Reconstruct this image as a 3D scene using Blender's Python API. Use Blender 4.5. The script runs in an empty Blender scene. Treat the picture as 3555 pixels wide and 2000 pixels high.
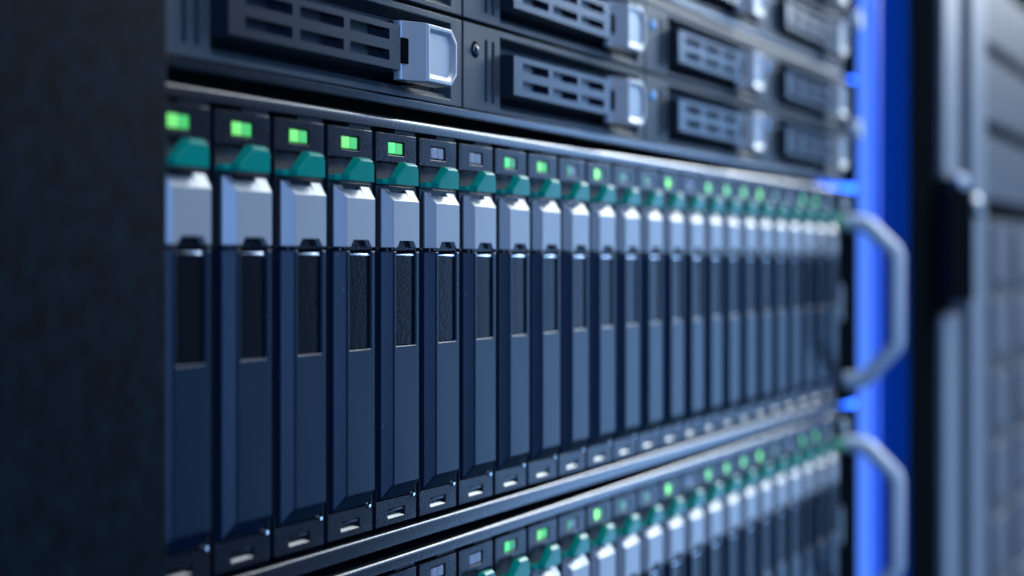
import bpy, bmesh, math, random
from mathutils import Vector
random.seed(7)
C = bpy.context.scene
MM = 0.001
COL = C.collection

# ------------------------------------------------------------------ camera
cam_d = bpy.data.cameras.new('camera')
cam = bpy.data.objects.new('camera', cam_d); COL.objects.link(cam)
cam_d.sensor_width = 36.0
cam_d.lens = 57.40
cam_d.shift_y = -0.02475
cam_d.clip_start = 0.01
cam_d.clip_end = 50
cam.location = (0, -0.16484, 0)
cam.rotation_euler = (math.radians(90), 0, math.radians(-(90 - 25.74)))
cam_d.dof.use_dof = True
cam_d.dof.focus_distance = 0.333
cam_d.dof.aperture_fstop = 8.8
cam_d.dof.aperture_ratio = 1.2
C.camera = cam

# ------------------------------------------------------------------ world
w = bpy.data.worlds.new('World'); C.world = w; w.use_nodes = True
w.node_tree.nodes['Background'].inputs[0].default_value = (0.30, 0.52, 1.0, 1)
w.node_tree.nodes['Background'].inputs[1].default_value = 0.006

# ------------------------------------------------------------------ lamps
def lamp(name, loc, target, sx, sy, power, col):
    d = bpy.data.lights.new(name, 'AREA'); d.shape = 'RECTANGLE'
    d.size = sx; d.size_y = sy; d.energy = power; d.color = col
    o = bpy.data.objects.new(name, d); COL.objects.link(o)
    o.location = loc
    o.rotation_euler = (Vector(target) - Vector(loc)).to_track_quat('-Z', 'Y').to_euler()
    return o
lamp('aisle_lamp', (1.75, -0.54, 0.05), (0.45, 0.0, 0.0), 0.34, 1.3, 7.6, (0.26, 0.50, 0.96))
lamp('ceiling_lamp', (1.80, -0.38, 1.10), (1.80, -0.38, 0), 1.7, 0.75, 37.0, (0.86, 0.94, 1.0))
lamp('row_end_lamp', (2.6, -0.32, 0.80), (0.45, 0, 0), 0.7, 0.70, 34.0, (0.86, 0.94, 1.0))
lamp('added_front_key', (0.45, -0.85, 1.05), (0.45, 0, 0), 0.6, 0.3, 7.0, (0.84, 0.92, 1.0))  # key light added to whiten the silver fronts without reflecting in the covers
lamp('opposite_aisle_lamp', (-0.60, -1.10, 0.10), (0.35, 0, 0), 0.55, 0.9, 15.0, (0.22, 0.44, 1.0))

C.view_settings.view_transform = 'Standard'
C.view_settings.look = 'None'
C.view_settings.exposure = 0
C.view_settings.gamma = 1
C.view_settings.use_curve_mapping = False
C.cycles.use_denoising = True
C.cycles.max_bounces = 8
C.cycles.sample_clamp_indirect = 6

# ------------------------------------------------------------------ materials
def mat(name, base, rough=0.45, metal=0.0, grain=0.0, gscale=2600, spec=0.5, blotch=0.0, bscale=120, coat=0.0, dust=0.0,
        emit=None, estr=0.0, bmin=0.0, bmax=1.0):
    m = bpy.data.materials.new(name); m.use_nodes = True
    nt = m.node_tree; N = nt.nodes; L = nt.links
    b = N['Principled BSDF']
    b.inputs['Base Color'].default_value = (*base, 1)
    b.inputs['Roughness'].default_value = rough
    b.inputs['Metallic'].default_value = metal
    b.inputs['Specular IOR Level'].default_value = spec
    b.inputs['Coat Weight'].default_value = coat
    geo = N.new('ShaderNodeNewGeometry')
    if emit:
        b.inputs['Emission Color'].default_value = (*emit, 1)
        b.inputs['Emission Strength'].default_value = estr
    col_out = None
    if blotch:
        n = N.new('ShaderNodeTexNoise'); n.inputs['Scale'].default_value = bscale; n.inputs['Detail'].default_value = 5
        L.new(geo.outputs['Position'], n.inputs['Vector'])
        mx = N.new('ShaderNodeMix'); mx.data_type = 'RGBA'
        mx.inputs['A'].default_value = (*[c * (1 - blotch) for c in base], 1)
        mx.inputs['B'].default_value = (*[min(1, c * (1 + blotch)) for c in base], 1)
        mr0 = N.new('ShaderNodeMapRange'); mr0.inputs['From Min'].default_value = bmin; mr0.inputs['From Max'].default_value = bmax
        L.new(n.outputs['Fac'], mr0.inputs['Value']); L.new(mr0.outputs['Result'], mx.inputs['Factor']); col_out = mx.outputs['Result']
        mr = N.new('ShaderNodeMapRange'); mr.inputs['To Min'].default_value = rough - 0.08; mr.inputs['To Max'].default_value = rough + 0.08
        L.new(n.outputs['Fac'], mr.inputs['Value']); L.new(mr.outputs['Result'], b.inputs['Roughness'])
    if dust:
        v = N.new('ShaderNodeTexNoise'); v.inputs['Scale'].default_value = 900; v.inputs['Detail'].default_value = 2
        L.new(geo.outputs['Position'], v.inputs['Vector'])
        rp = N.new('ShaderNodeValToRGB'); rp.color_ramp.elements[0].position = 0.73; rp.color_ramp.elements[1].position = 0.80
        L.new(v.outputs['Fac'], rp.inputs['Fac'])
        mu = N.new('ShaderNodeMath'); mu.operation = 'MULTIPLY'; mu.inputs[1].default_value = dust
        L.new(rp.outputs['Color'], mu.inputs[0])
        mx2 = N.new('ShaderNodeMix'); mx2.data_type = 'RGBA'
        mx2.inputs['A'].default_value = (*base, 1); mx2.inputs['B'].default_value = (0.35, 0.36, 0.38, 1)
        if col_out: L.new(col_out, mx2.inputs['A'])
        L.new(mu.outputs[0], mx2.inputs['Factor']); col_out = mx2.outputs['Result']
    if col_out: L.new(col_out, b.inputs['Base Color'])
    if grain:
        n = N.new('ShaderNodeTexNoise'); n.inputs['Scale'].default_value = gscale; n.inputs['Detail'].default_value = 2
        L.new(geo.outputs['Position'], n.inputs['Vector'])
        bp = N.new('ShaderNodeBump'); bp.inputs['Strength'].default_value = grain; bp.inputs['Distance'].default_value = 0.00012
        L.new(n.outputs['Fac'], bp.inputs['Height']); L.new(bp.outputs['Normal'], b.inputs['Normal'])
    return m

M = dict(
    plate=mat('black_powder_coat', (0.010, 0.012, 0.017), 0.21, spec=0.10, grain=0.32, gscale=1900, blotch=0.35, bscale=900),
    rail=mat('black_rail_coat', (0.012, 0.014, 0.019), 0.19, spec=0.38, grain=0.2, gscale=1900),
    pocket=mat('olive_black_plastic', (0.020, 0.023, 0.022), 0.6, grain=0.3),
    cover=mat('navy_black_plastic', (0.004, 0.015, 0.032), 0.28, spec=0.13, grain=0.05, gscale=6000, dust=0.3),
    label=mat('rough_black_label', (0.005, 0.006, 0.008), 0.22, spec=0.05, grain=0.4, gscale=1700),
    silver=mat('satin_silver_paint', (0.30, 0.32, 0.325), 0.31, spec=0.45, metal=0.12, grain=0.05, gscale=7000),
    teal=mat('teal_plastic', (0.0, 0.215, 0.165), 0.19, spec=0.09, grain=0.04, gscale=6000),
    lens=mat('unlit_lens', (0.17, 0.19, 0.24), 0.3),
    glint=mat('polished_dark_plastic', (0.035, 0.04, 0.044), 0.22, metal=0.85),
    clip=mat('bright_steel', (0.75, 0.77, 0.8), 0.2, metal=1.0),
    grey=mat('grey_powder_coat', (0.052, 0.064, 0.072), 0.42, spec=0.09, grain=0.35, gscale=2000, blotch=0.15, bscale=1500),
    ledge=mat('grey_ledge_coat', (0.07, 0.085, 0.09), 0.38, spec=0.45, grain=0.5, gscale=1900),
    grille=mat('charcoal_plastic', (0.016, 0.021, 0.029), 0.24, spec=0.2, grain=0.04, gscale=5000, dust=0.35),
    dark=mat('black_interior', (0.004, 0.005, 0.007), 0.6),
    latch=mat('satin_latch_paint', (0.36, 0.385, 0.395), 0.32, metal=0.12, grain=0.04, gscale=7000),
    post=mat('black_post_paint', (0.0030, 0.0072, 0.0108), 0.6, grain=0.5, spec=0.03, gscale=700, blotch=0.55, bscale=330, bmin=0.32, bmax=0.68),
    handle=mat('grey_handle_metal', (0.58, 0.66, 0.72), 0.42, spec=0.3),
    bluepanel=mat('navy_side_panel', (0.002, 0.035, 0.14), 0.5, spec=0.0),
    strip=mat('blue_light_diffuser', (0.01, 0.02, 0.08), 0.5, spec=0.1, emit=(0.012, 0.085, 0.80), estr=1.0),
    stripled=mat('blue_light_row', (0.3, 0.5, 0.9), 0.5, emit=(0.022, 0.13, 1.0), estr=6.5),
    addedglow=mat('added_side_glow', (0.01, 0.02, 0.08), 0.5, emit=(0.006, 0.085, 1.0), estr=30.0),  # glow of the unseen emitter added beside the blue panel
    stripcore=mat('blue_light_core', (0.01, 0.02, 0.08), 0.5, spec=0.1, emit=(0.085, 0.245, 1.0), estr=1.0),
    bar=mat('grey_frame_steel', (0.105, 0.13, 0.16), 0.5, spec=0.3),
    blank=mat('grey_blank_panel', (0.055, 0.068, 0.085), 0.5, spec=0.1),
    lock=mat('black_lock', (0.004, 0.006, 0.008), 0.6, spec=0.0),
    chrome=mat('chrome', (0.35, 0.37, 0.40), 0.3, metal=1.0),
    buttondark=mat('dark_button', (0.05, 0.055, 0.065), 0.25),
    ledblue=mat('sky_blue_light', (0.1, 0.3, 0.6), 0.4, emit=(0.07, 0.30, 0.80), estr=0.8),
)
def led(name, col, s): return mat(name, (0.05, 0.25, 0.08), 0.35, emit=col, estr=s)
M['g_bright'] = led('green_light_bright', (0.20, 0.84, 0.13), 0.88)
M['g_mid'] = led('green_light_medium', (0.045, 0.52, 0.075), 0.85)
M['g_cool'] = led('green_light_cool', (0.07, 0.80, 0.17), 0.9)
M['g_faint'] = led('green_light_faint', (0.05, 0.26, 0.12), 0.55)
M['g_far'] = led('green_light_far', (0.012, 0.50, 0.04), 2.4)
M['g_row'] = led('green_light_row', (0.16, 0.72, 0.20), 1.9)
M['g_strong'] = led('green_light_strong', (0.22, 0.95, 0.15), 2.0)

M['g_power'] = led('green_power_light', (0.015, 0.20, 0.05), 0.6)

def mesh_material(name, colour, scale):
    m = mat(name, colour, 0.5, spec=0.1)
    nt = m.node_tree; N = nt.nodes; L = nt.links; b = N['Principled BSDF']
    g = N.new('ShaderNodeNewGeometry')
    mp = N.new('ShaderNodeMapping'); mp.inputs['Rotation'].default_value = (math.radians(90), 0, 0)
    L.new(g.outputs['Position'], mp.inputs['Vector'])
    v = N.new('ShaderNodeTexVoronoi'); v.voronoi_dimensions = '2D'; v.inputs['Scale'].default_value = scale; v.inputs['Randomness'].default_value = 0.12
    L.new(mp.outputs['Vector'], v.inputs['Vector'])
    n = N.new('ShaderNodeTexNoise'); n.inputs['Scale'].default_value = 26; n.inputs['Detail'].default_value = 1
    L.new(g.outputs['Position'], n.inputs['Vector'])
    ad = N.new('ShaderNodeMath'); ad.operation = 'MULTIPLY_ADD'; ad.inputs[1].default_value = 0.5; ad.inputs[2].default_value = 0.10
    L.new(n.outputs['Fac'], ad.inputs[0])
    gt = N.new('ShaderNodeMath'); gt.operation = 'GREATER_THAN'
    L.new(v.outputs['Distance'], gt.inputs[0]); L.new(ad.outputs[0], gt.inputs[1])
    mx = N.new('ShaderNodeMix'); mx.data_type = 'RGBA'
    mx.inputs['A'].default_value = (0.02, 0.022, 0.026, 1); mx.inputs['B'].default_value = (*colour, 1)
    L.new(gt.outputs[0], mx.inputs['Factor']); L.new(mx.outputs['Result'], b.inputs['Base Color'])
    return m
M['mesh'] = mesh_material('perforated_grey_mesh', (0.075, 0.08, 0.088), 130)
M['vent'] = mesh_material('perforated_vent_steel', (0.13, 0.15, 0.19), 190)

# ------------------------------------------------------------------ geometry helpers (all in mm; x along rack, y into rack, z up)
class MB:
    def __init__(self): self.bm = bmesh.new()
    def face(self, pts):
        vs = [self.bm.verts.new(p) for p in pts]
        return self.bm.faces.new(vs)
    def box(self, x0, x1, y0, y1, z0, z1):
        p = lambda a, b, c: (a, b, c)
        c = [(x0,y0,z0),(x1,y0,z0),(x1,y1,z0),(x0,y1,z0),(x0,y0,z1),(x1,y0,z1),(x1,y1,z1),(x0,y1,z1)]
        vs = [self.bm.verts.new(q) for q in c]
        for f in ((0,1,5,4),(1,2,6,5),(2,3,7,6),(3,0,4,7),(4,5,6,7),(3,2,1,0)):
            self.bm.faces.new([vs[i] for i in f])
        return self
    def loft(self, rings, cap0=True, cap1=True):
        R = [[self.bm.verts.new(p) for p in r] for r in rings]
        n = len(rings[0])
        for a, b in zip(R, R[1:]):
            for i in range(n):
                j = (i + 1) % n
                self.bm.faces.new((a[i], a[j], b[j], b[i]))
        if cap0: self.bm.faces.new(R[0])
        if cap1: self.bm.faces.new(R[-1][::-1])
        return self
    def relief(self, xs, zs, depth, back, tweak=None):
        """stepped front plate: each cell of the grid lies at its own depth"""
        nx, nz = len(xs) - 1, len(zs) - 1
        D = [[depth((xs[i] + xs[i+1]) / 2, (zs[j] + zs[j+1]) / 2) for j in range(nz)] for i in range(nx)]
        for i in range(nx):
            for j in range(nz):
                y = D[i][j]; x0, x1, z0, z1 = xs[i], xs[i+1], zs[j], zs[j+1]
                self.face([(x0,y,z0),(x1,y,z0),(x1,y,z1),(x0,y,z1)])
                y2 = D[i+1][j] if i + 1 < nx else back
                if y2 != y: self.face([(x1,y,z0),(x1,y2,z0),(x1,y2,z1),(x1,y,z1)])
                y2 = D[i][j+1] if j + 1 < nz else back
                if y2 != y: self.face([(x0,y,z1),(x1,y,z1),(x1,y2,z1),(x0,y2,z1)])
                if i == 0 and y != back: self.face([(x0,y,z0),(x0,y,z1),(x0,back,z1),(x0,back,z0)])
                if j == 0 and y != back: self.face([(x0,y,z0),(x0,back,z0),(x1,back,z0),(x1,y,z0)])
        bmesh.ops.remove_doubles(self.bm, verts=self.bm.verts, dist=1e-4)
        # merge coplanar cells so only true edges stay
        if tweak:
            for v in self.bm.verts: tweak(v)
        bmesh.ops.dissolve_limit(self.bm, angle_limit=0.01, verts=self.bm.verts, edges=self.bm.edges)
        return self
    def tube(self, pts, r, n=16):
        P = [Vector(p) for p in pts]; rings = []
        for i, p in enumerate(P):
            a = (P[i] - P[i-1]).normalized() if i else (P[1] - P[0]).normalized()
            b = (P[i+1] - P[i]).normalized() if i + 1 < len(P) else a
            t = (a + b).normalized()
            u = Vector((1, 0, 0)); v = t.cross(u).normalized()
            k = 1 / max(0.5, t.dot(a))
            rings.append([tuple(p + u * r * math.cos(q) + v * r * k * math.sin(q)) for q in [2 * math.pi * s / n for s in range(n)]])
        return self.loft(rings)
    def lathe(self, cx, cz, prof, n=24):
        """profile of (radius, y) revolved about the y axis through (cx, cz)"""
        rings = [[(cx + r * math.cos(2*math.pi*k/n), y, cz + r * math.sin(2*math.pi*k/n)) for k in range(n)] for r, y in prof]
        return self.loft(rings)
    def done(self, name, m, parent=None, bevel=0.0, seg=2, loc=(0, 0, 0), smooth=True, ang=0.45):
        bm = self.bm
        bmesh.ops.recalc_face_normals(bm, faces=bm.faces)
        if bevel:
            ed = [e for e in bm.edges if e.is_manifold and e.calc_face_angle(0) > ang]
            bmesh.ops.bevel(bm, geom=ed, offset=bevel, segments=seg, profile=0.5, affect='EDGES', clamp_overlap=True)
        for v in bm.verts: v.co *= MM
        me = bpy.data.meshes.new(name); bm.to_mesh(me); bm.free()
        me.materials.append(m)
        if smooth:
            for p in me.polygons: p.use_smooth = True
            me.set_sharp_from_angle(angle=math.radians(38))
        o = bpy.data.objects.new(name, me); COL.objects.link(o)
        o.location = [c * MM for c in loc]
        if parent: o.parent = parent
        if smooth and bevel:
            wn = o.modifiers.new('weighted_normal', 'WEIGHTED_NORMAL'); wn.weight = 100; wn.keep_sharp = True
        return o

def thing(name, loc, label, cat, group=None):
    o = bpy.data.objects.new(name, None); COL.objects.link(o)
    o.empty_display_size = 0.01
    o.location = [c * MM for c in loc]
    o['label'] = label; o['category'] = cat
    if group: o['group'] = group
    return o
def tag(o, label, cat, group=None):
    o['label'] = label; o['category'] = cat
    if group: o['group'] = group
    return o
def children(o): return [c for c in bpy.data.objects if c.parent == o]
def copy_tree(o, parent=None):
    c = o.copy(); COL.objects.link(c); c.parent = parent
    for ch in children(o): copy_tree(ch, c)
    return c

# ------------------------------------------------------------------ measures
PITCH = 17.8; UNIT0 = 208.5           # left side of the first drive carrier
R2U = -88.9                           # one enclosure down
X_L, X_R = 205.0, 637.5               # enclosure opening
EAR_R = 671.5

# ------------------------------------------------------------------ drive enclosures (two units high, 24 upright carriers)
def enclosure(dz, label):
    t = thing('drive_enclosure', (0, 0, dz), label, 'drive enclosure', 'drive enclosures with upright carriers')
    m = MB()
    # top rail: lip with a sloping upper edge and cut-outs above every other carrier
    prof = [(-0.2, 27.0), (-0.2, 28.35), (-0.1, 28.78), (0.09, 29.12), (0.4, 29.38), (0.75, 29.5), (20, 29.5), (20, 27.0)]
    m.loft([[(X_L - 3, y, z) for y, z in prof], [(X_R + 1, y, z) for y, z in prof]])
    m.done('top_rail', M['rail'], t)
    m = MB()
    for k in range(24):
        x = UNIT0 + PITCH * k
        m.box(x + 8.5, x + 16.8, 0.5, 8, 26.2, 26.98)
    m.done('rail_teeth', M['dark'], t, 0.1)
    m = MB()
    prof = [(-0.2, -57.1), (-0.2, -54.75), (-0.12, -54.5), (0.02, -54.27), (0.22, -54.1), (0.5, -54.0), (20, -54.0), (20, -57.1)]
    m.loft([[(X_L - 3, y, z) for y, z in prof], [(X_R + 1, y, z) for y, z in prof]])
    m.done('bottom_rail', M['rail'], t)
    m = MB(); m.box(X_L - 3, X_R + 1, 9, 11, -53.9, 26.9); m.done('back_panel', M['dark'], t)
    for xa, xb in ((X_L - 3, X_L), (X_R, X_R + 1.0)):
        m = MB(); m.box(xa, xb, 1, 9, -53.9, 26.9); m.done('side_wall', M['dark'], t)
    m = MB(); m.box(X_R + 1.1, EAR_R, 0.2, 22, -56.9, 29.3)
    m.done('ear', M['lock'], t, 0.4)
    m = MB(); m.tube([(650,-0.2,16.3),(650,-7.5,15.8),(650,-10,14.5),(650,-20,4.8),(650,-21,2.2),(650,-21,-31.5),(650,-20,-34),(650,-10,-45.2),(650,-7.5,-46.8),(650,-0.2,-47.4)], 3.3)
    m.done('handle', M['handle'], t)
    m = MB(); m.lathe(644, 16.6, [(0.01, -0.6), (2.1, -0.6), (2.5, -0.2), (2.5, 0.3)]); m.done('power_light', M['g_power'], t)
    m = MB(); m.box(642, 647, -0.4, 0.3, -23, -9); m.done('label_plate', M['bar'], t, 0.2)
    m = MB(); m.lathe(648, 23.5, [(0.01, -1.2), (2.2, -1.2), (2.6, -0.8), (2.6, 0.3)]); m.done('ear_screw', M['handle'], t)
    return t
enclosure(0, 'black drive enclosure across the middle holding the fully visible row of upright drive carriers')
enclosure(R2U, 'black drive enclosure at the bottom, its carriers cut off by the lower picture edge')

# ------------------------------------------------------------------ one drive carrier
def make_carrier():
    t = thing('drive_carrier', (0, 0, 0), '', 'drive carrier')
    xs = [0, 0.4, 1.2, 4.8, 5.0, 11.5, 11.7, 15.9, 16.5]
    zs = [-52.8, -51.6, -49.7, -47.65, 2.6, 15.5, 20.2, 21.7, 24.5, 26.0]
    def dep(x, z):
        if 5.0 < x < 11.5 and 21.7 < z < 24.5: return 0.8
        if 0.4 < x < 15.9 and 15.5 < z < 20.2: return 1.8
        if 4.8 < x < 11.7 and -51.6 < z < -49.7: return 0.9
        if 0.4 < x < 15.9 and -47.65 < z < 2.6: return 2.6
        return 0.0
    def tw(v):
        x, y, z = v.co
        if abs(y - 0.9) < 1e-3 and abs(z + 51.6) < 1e-3: v.co.z += 0.6
        if abs(y - 0.8) < 1e-3 and abs(z - 21.7) < 1e-3: v.co.z += 0.22
    m = MB(); m.relief(xs, zs, dep, 9.0, tw)
    m.done('faceplate', M['plate'], t, 0.16, 2)
    # dull floor of the pocket behind the lever
    m = MB(); m.box(0.75, 15.6, 1.45, 1.75, 15.9, 19.9); m.done('pocket_floor', M['pocket'], t)
    # teal release lever
    m = MB()
    def tab(h, o, c): return [(3.1 - o, -h, 15.55), (12.55, -h, 15.55), (12.55, -h, 19.35 - c), (11.95, -h, 20.3 - c), (7.7 - o, -h, 20.3 - c), (3.4 - o, -h, 16.75 - 0.3 * c)]
    m.loft([tab(2.85, 0.0, 0.62), tab(2.0, 0.1, 0.0), tab(1.0, 0.35, 0.0)])
    lv = m.done('release_lever', M['teal'], t, 0.22, 3)
    m = MB()
    m.loft([[(0.9, -1.25, 15.6), (6.0, -1.25, 15.6), (6.0, -1.25, 17.3), (3.7, -1.25, 16.8), (0.9, -1.25, 16.75)],
            [(0.5, 0.6, 15.6), (6.0, 0.6, 15.6), (6.0, 0.6, 17.3), (3.7, 0.6, 16.8), (0.5, 0.6, 16.75)]])
    m.done('lever_toe', M['teal'], lv, 0.25, 2)
    # silver latch cap
    F = [(3.8,12.4),(5.2,12.4),(5.6,12.4),(10.4,12.4),(10.7,12.4),(14.2,12.4),(14.2,3.05),(12.9,3.05),(11.8,4.4),(6.2,4.4),(5.1,3.05),(3.8,3.05)]
    B = [(1.85,14.8),(4.2,14.8),(4.6,14.05),(11.2,14.05),(11.4,14.8),(14.75,14.8),(14.75,3.05),(12.9,3.05),(11.8,4.4),(6.2,4.4),(5.1,3.05),(1.85,3.05)]
    h2 = [0.3,0.3,0.72,0.72,0.3] + [0.3] * 7
    m = MB()
    m.loft([[(x, -2.0, z) for x, z in F], [(x, -h, z) for (x, z), h in zip(B, h2)], [(x, 0.02, z) for x, z in B]])
    m.done('latch_cap', M['silver'], t, 0.26, 3, ang=0.35)
    # bar behind the notch and hinge between cap and cover
    m = MB(); m.box(4.4, 13.4, -0.9, 0.5, 2.5, 5.0); m.box(2.6, 4.0, -0.6, 0.5, 2.2, 3.2)
    m.done('hinge_block', M['plate'], t, 0.15)
    # dark cover with the label window open at its top
    F = [(3.8,2.3),(4.85,2.3),(4.85,-16.7),(12.7,-16.7),(12.7,2.3),(14.2,2.3),(14.2,-44.4),(3.8,-44.4)]
    B = [(1.85,2.3),(4.85,2.3),(4.85,-16.7),(12.7,-16.7),(12.7,2.3),(14.75,2.3),(14.75,-47.5),(1.85,-47.5)]
    m = MB()
    m.loft([[(x, -2.0, z) for x, z in F], [(x, 0.0, z) for x, z in B], [(x, 2.55, z) for x, z in B]])
    cv = m.done('cover', M['cover'], t, 0.3, 3, ang=0.35)
    m = MB(); m.box(4.9, 12.65, -1.5, 1.0, -16.6, 1.65)
    m.done('label_panel', M['label'], cv, 0.22, 2)
    m = MB(); m.box(5.0, 12.5, -1.72, -1.2, 1.35, 1.75); m.done('label_highlight_strip', M['clip'], cv, 0.14, 2)  # bright strip added in place of the highlight on the label's top bevel
    m = MB(); m.box(4.9, 11.5, 0.25, 0.85, -50.35, -49.85); m.done('slot_insert', M['glint'], t, 0.12)
    m = MB(); m.loft([[(5.05, 0.02, -51.5), (11.45, 0.02, -51.5), (11.45, 0.5, -51.0), (5.05, 0.5, -51.0)], [(5.05, 0.2, -51.62), (11.45, 0.2, -51.62), (11.45, 0.85, -51.1), (5.05, 0.85, -51.1)]])
    m.done('slot_glint_ramp', M['glint'], t)  # reflective strip added to catch a bright glint on the slot's lower slope
    m = MB(); m.box(14.1, 15.8, -0.25, 0.6, -48.2, -47.5); m.done('clip', M['clip'], t, 0.18)
    m = MB(); m.box(5.3, 8.05, 0.12, 0.7, 22.05, 24.25); m.done('indicator_light', M['lens'], t, 0.12)
    m = MB(); m.box(8.4, 11.2, 0.26, 0.7, 22.05, 24.25); m.done('indicator_light', M['lens'], t, 0.12)
    return t

ORD = ['first', 'second', 'third', 'fourth', 'fifth', 'sixth', 'seventh', 'eighth', 'ninth', 'tenth', 'eleventh', 'twelfth']
LED = {1:('g_bright','g_mid'),2:('g_bright','g_mid'),3:('g_bright','g_mid'),4:('g_bright','g_mid'),5:('g_cool','g_mid'),8:('g_cool','g_faint'),
       9:('g_bright','g_mid'),10:('g_faint',None),11:('g_strong','g_faint'),12:('g_faint',None),13:('g_faint',None),14:('g_strong','g_faint'),
       16:('g_row','g_faint'),17:('g_row','g_faint'),18:('g_row','g_faint'),19:('g_strong','g_faint'),20:('g_faint',None),
       22:('g_far',None),23:('g_far',None)}
def led_words(k):
    a, b = LED.get(k, (None, None))
    if a is None: return 'its two lights unlit'
    if a == 'g_faint': return 'its left light faint green'
    if b == 'g_mid': return 'both its lights green'
    return 'its left light green'
proto = make_carrier()
first = True
lit = []
for row, dz, k0, rname in ((0, 0, 1, 'middle'), (1, R2U, 5, 'bottom')):
    for k in range(k0, 25):
        o = proto if first else copy_tree(proto)
        first = False
        o.location = ((UNIT0 + PITCH * (k - 1)) * MM, 0, dz * MM)
        n = k - k0 + 1
        if k <= 12:
            if n == 1 and row == 0: lb = 'drive carrier beside the black post in the middle row, partly hidden by it'
            elif n == 1: lb = 'drive carrier at the bottom edge of the picture, only its faceplate corner showing'
            else: lb = f'{ORD[n-1]} drive carrier from the left in the {rname} row, {led_words(k)}'
        else:
            q = 24 - k
            lb = (f'drive carrier at the right end of the {rname} row next to the ear' if q == 0 else
                  f'{ORD[q]} drive carrier from the right end of the {rname} row, {led_words(k)}')
        o['label'] = lb; o['group'] = f'upright drive carriers in the {rname} row'
        lights = [c for c in children(o) if c.name.startswith('indicator_light')]
        lights.sort(key=lambda c: min(v[0] for v in c.bound_box))
        for c, key in zip(lights, LED.get(k, (None, None))):
            lit.append((c, key or 'lens'))

for c, key in lit:
    if key != 'lens':
        c.data = c.data.copy(); c.data.materials[0] = M[key]

# ------------------------------------------------------------------ one-unit storage servers with flat caddies
CELL0, CELL = 206.5, 110.5
def server(dz, label):
    t = thing('storage_server', (0, 0, dz), label, 'storage server', 'one-unit storage servers above')
    x1 = CELL0 + 4 * CELL
    m = MB(); prof = [(0.1, 32.2), (0.5, 31.8), (30, 31.8), (30, 33.6), (0.1, 33.6)]
    m.loft([[(CELL0 - 4, y, z) for y, z in prof], [(x1, y, z) for y, z in prof]]); m.done('bottom_rail', M['rail'], t, 0.12)
    m = MB(); prof = [(-0.3, 73.4), (-0.3, 74.2), (-0.15, 74.7), (0.1, 75.15), (0.5, 75.5), (1.0, 75.7), (30, 75.7), (30, 73.4)]
    m.loft([[(CELL0 - 4, y, z) for y, z in prof], [(x1, y, z) for y, z in prof]]); m.done('top_rail', M['grey'], t)
    m = MB(); m.box(CELL0 - 4, x1, 12, 14, 33.6, 73.4); m.done('back_panel', M['dark'], t)
    m = MB(); m.box(x1 + 0.3, EAR_R, 0.4, 22, 32.2, 74.6); m.done('ear', M['lock'], t, 0.4)
    m = MB(); m.lathe(657, 53.8, [(0.01, -5), (3.2, -5), (3.8, -4.4), (3.8, -0.5), (2.2, -0.5), (2.2, 0.6)]); m.done('thumb_screw', M['handle'], t)
    return t
server(0, 'lower storage server of flat caddies, directly above the middle drive enclosure')
server(44.45, 'upper storage server of flat caddies, at the top picture edge')

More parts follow.
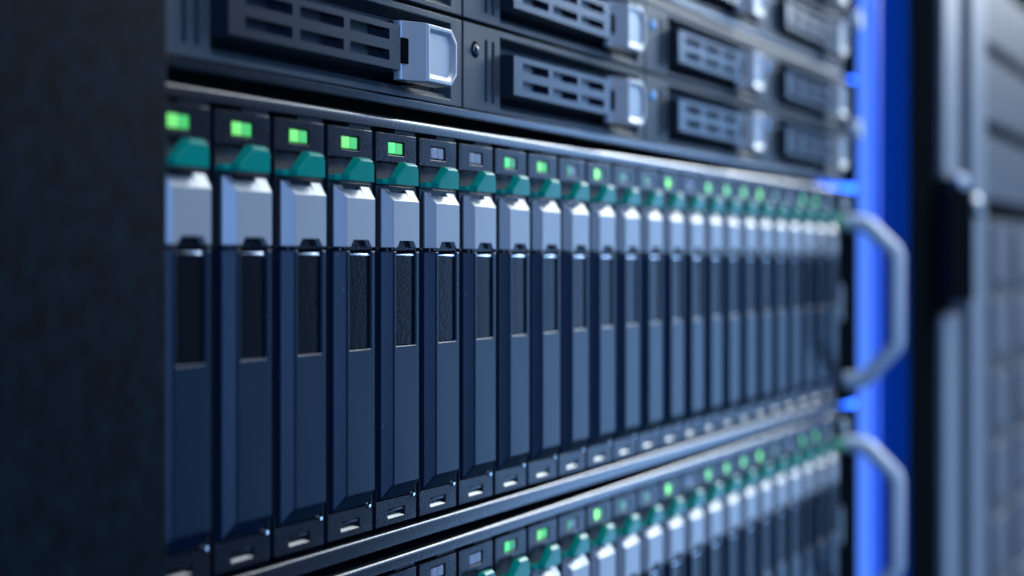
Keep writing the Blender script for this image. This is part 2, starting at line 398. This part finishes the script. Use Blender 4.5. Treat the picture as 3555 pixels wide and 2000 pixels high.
def make_caddy():
    t = thing('drive_caddy', (0, 0, 0), '', 'drive caddy')
    W, H = 109.7, 19.1
    def dep(x, z):
        if 18.3 < x < 104.6 and 1.3 < z < 17.6: return 5.0
        if (10.5 < x < 11.7 or 14.0 < x < 15.2) and 2.3 < z < 16.1: return 1.5
        return 0.0
    xs = [0, 10.5, 11.7, 14.0, 15.2, 18.3, 104.6, W]; zs = [0, 1.3, 2.3, 16.1, 17.6, H]
    def tw(v):
        x, y, z = v.co
        if abs(y - 5.0) < 1e-3:
            if abs(z - 1.3) < 1e-3: v.co.z += 1.3
            if abs(z - 17.6) < 1e-3: v.co.z -= 1.0
    m = MB(); m.relief(xs, zs, dep, 11.0, tw); m.done('faceplate', M['grey'], t, 0.25, 2)
    m = MB(); m.loft([[(x, -0.06, 0.95), (x, 1.7, 2.45), (x, 1.7, 0.95)] for x in (18.6, 104.3)])
    m.done('lower_ledge', M['ledge'], t)
    # protruding grille handle with six slots
    xs = [19.3, 24.1, 38.6, 41.0, 56.0, 58.2, 73.1, 77.4]; zs = [4.55, 6.1, 8.15, 10.2, 12.3, 13.55]
    def dg(x, z):
        if (24.1<x<38.6 or 41<x<56 or 58.2<x<73.1) and (6.1<z<8.15 or 10.2<z<12.3): return -0.8
        return -3.0
    def tg(v):
        x, y, z = v.co
        if abs(y - 4.6) < 1e-3:
            if z < 5: v.co.z -= 1.4
            if z > 13: v.co.z += 0.9
            if x < 20: v.co.x -= 0.7
            if x > 77: v.co.x += 1.2
    m = MB(); m.relief(xs, zs, dg, 4.6, tg); m.done('grille_handle', M['grille'], t, 0.5, 4)
    m = MB(); m.box(23.5, 73.6, -0.75, -0.72, 5.9, 12.6); m.done('grille_backing', M['label'], t)
    # silver latch: low hinge side rising to a dished octagonal pad
    m = MB()
    def ring(h, x0, x1, ins):
        z0, z1 = 2.8 + ins, 15.1 - ins; c = 2.6 - 0.4 * ins; x1 -= ins
        return [(x0, -h, z0), (x1 - c, -h, z0), (x1, -h, z0 + c), (x1, -h, z1 - c), (x1 - c, -h, z1), (x0, -h, z1)]
    m.loft([ring(1.0, 84.6, 98.2, 0.0)[::1], ring(4.6, 85.0, 98.4, 0.15), ring(5.0, 85.4, 98.4, 0.35), ring(5.0, 86.1, 98.4, 1.1), ring(4.3, 87.0, 98.4, 1.9)][::-1])
    lt = m.done('latch', M['latch'], t, 0.15, 2, ang=0.5)
    m = MB()
    prof = [(79.2, -1.6), (79.6, -2.2), (81.0, -2.6), (82.2, -3.2), (84.9, -4.75), (86.0, -4.6), (86.0, 0.0), (79.2, 0.0)]
    m.loft([[(x, y, 2.95) for x, y in prof], [(x, y, 14.95) for x, y in prof]])
    m.done('latch_shoulder', M['latch'], lt, 0.2, 2)
    m = MB(); m.box(78.9, 81.4, -2.75, -1.3, 6.2, 11.4); m.done('latch_slot', M['lock'], lt, 0.2)
    m = MB(); m.box(78.2, 90, -0.5, 4.6, 3.0, 14.8); m.done('latch_base', M['lock'], t, 0.3)
    m = MB(); m.lathe(5.6, 13.4, [(0.01, -0.75), (0.8, -0.6), (1.25, -0.2), (1.35, 0.2)]); m.done('button', M['buttondark'], t)
    m = MB(); m.lathe(5.6, 13.4, [(1.55, -0.05), (1.9, -0.05), (1.9, 0.1), (1.55, 0.1)]); m.done('button_ring', M['lock'], t)
    return t
proto = make_caddy(); first = True
CN = ['column beside the black post', 'column with dark round buttons', 'third column, blue light at left', 'shaded column beside the ear']
RN = ['lowest row', 'second row up', 'third row up', 'topmost row']
def pj(x, y, z):
    th = math.radians(25.74); c, s = math.cos(th), math.sin(th); y += 164.84
    Z = x * c + y * s; X = x * s - y * c
    return 1777.5 + 5668 * X / Z, 912 - 5668 * z / Z
for r, z in enumerate((33.9, 53.9, 78.35, 98.35)):
    for c in range(4):
        x = CELL0 + 0.4 + CELL * c
        if pj(x + 109, -5, z)[1] < 0: continue
        o = proto if first else copy_tree(proto)
        first = False
        o.location = (x * MM, 0, z * MM)
        o['label'] = f'flat drive caddy, {RN[r]}, {CN[c]}'
        o['group'] = 'flat drive caddies with silver latches'
        if c >= 2:
            for ch in children(o):
                if ch.name.split('.')[0] == 'button':
                    ch.data = ch.data.copy(); ch.data.materials[0] = M['ledblue']

# ------------------------------------------------------------------ rack posts, light strip and the neighbouring cabinet
m = MB(); m.box(60, 203.4, -8, 24, -330, 330)
tag(m.done('rack_post', M['post'], None, 0.6), 'black blurred rack post filling the left side of the picture', 'rack post')

t = thing('light_strip', (0, 0, -330), 'glowing blue vertical light strip right of the equipment handles', 'light strip')
m = MB(); m.box(674, 682, -3.5, 20, 0, 660); m.done('bright_core', M['stripcore'], t, 0.6)
m = MB(); m.box(682.2, 690, -5.5, 20, 0, 660); m.done('diffuser', M['strip'], t, 1.2, 3)
m = MB(); m.box(672.6, 673.8, 1.5, 18, 0, 660); m.done('emitter_row', M['stripled'], t, 0.2)
m = MB(); m.box(690.05, 690.7, -3.5, 8, 0, 660); m.done('emitter_row', M['addedglow'], t)  # unseen emitter added on the strip's far side to brighten the panel
m = MB(); m.loft([[(692.0, 10.0, z), (744.5, -5.9, z), (744.5, 20, z), (692.0, 22, z)] for z in (-330, 330)])
tag(m.done('side_panel', M['bluepanel'], None, 0.4), 'dark blue panel lit by the blue light strip at its left', 'side panel')

t = thing('cabinet_frame', (0, 0, -330), 'grey upright cabinet frame with black seal, right of the dark blue panel', 'cabinet frame')
m = MB(); m.box(745, 806, -6.2, 26, 0, 660); m.done('seal', M['lock'], t, 0.8)
m = MB(); m.box(808, 852, -9, 24, 371.5, 660); m.done('outer_bar', M['bar'], t, 2.5)
m = MB(); m.box(808, 852, -9, 24, 0, 304); m.done('outer_bar', M['bar'], t, 2.5)
m = MB(); m.box(853, 882, 2, 24, 0, 660); m.done('channel', M['lock'], t)
m = MB(); m.box(883, 927, -9, 24, 0, 660); m.done('inner_bar', M['bar'], t, 2.5)
t = thing('door_lock', (849, -9.5, 9.5), 'black swing lock with bright metal tips on the grey cabinet frame', 'lock')
m = MB(); m.box(-56, 5, -6, 10, -29, 27); m.done('lock_body', M['lock'], t, 2)
m = MB(); m.box(-33, -13, -7, -1, 27.2, 34); m.done('lock_tip', M['chrome'], t, 2.5)
m = MB(); m.lathe(3, 19, [(0.01, -9.5), (4.6, -9.5), (5.5, -8.2), (5.5, -5.8)]); m.done('key_barrel', M['chrome'], t)
BL = ['lowest', 'second from below', 'third from below', 'topmost']
for i in range(4):
    z0 = 35.7 + 44.8 * i
    if i == 3: continue
    m = MB(); m.box(931, 1377, -6, 8, z0, z0 + 37)
    tag(m.done('blanking_panel', M['blank'], None, 1.2), f'plain grey blanking panel at the right edge, {BL[i] if i < 2 else "topmost"} of three above the mesh', 'blanking panel', 'grey blanking panels')
m = MB(); m.box(929, 1379, 8.5, 22, -330, 330)
tag(m.done('panel_backing', M['lock'], None), 'black gaps showing behind the grey blanking panels at the right edge', 'backing')
def perforated_server(z1):
    t = thing('perforated_server', (931, -4, z1), '', 'server', 'perforated servers at the right edge')
    m = MB(); m.box(0, 446, 0, 12, -42.3, 0); m.done('faceplate', M['mesh'], t, 0.8)
    for k in range(5):
        x = 40.5 + 85 * k
        m = MB(); m.box(x, x + 54, -2.0, -0.02, -38, -3.8); m.done('vent_plate', M['vent'], t, 0.8)
    return t
pservers = [perforated_server(26 - 42.8 * i) for i in range(6)]
PW = ['topmost', 'second from the top', 'third from the top', 'third from the bottom', 'second from the bottom', 'lowest']
for o, wd in zip(pservers, PW):
    o['label'] = f'blurred perforated server at the lower right edge, {wd} of its stack'
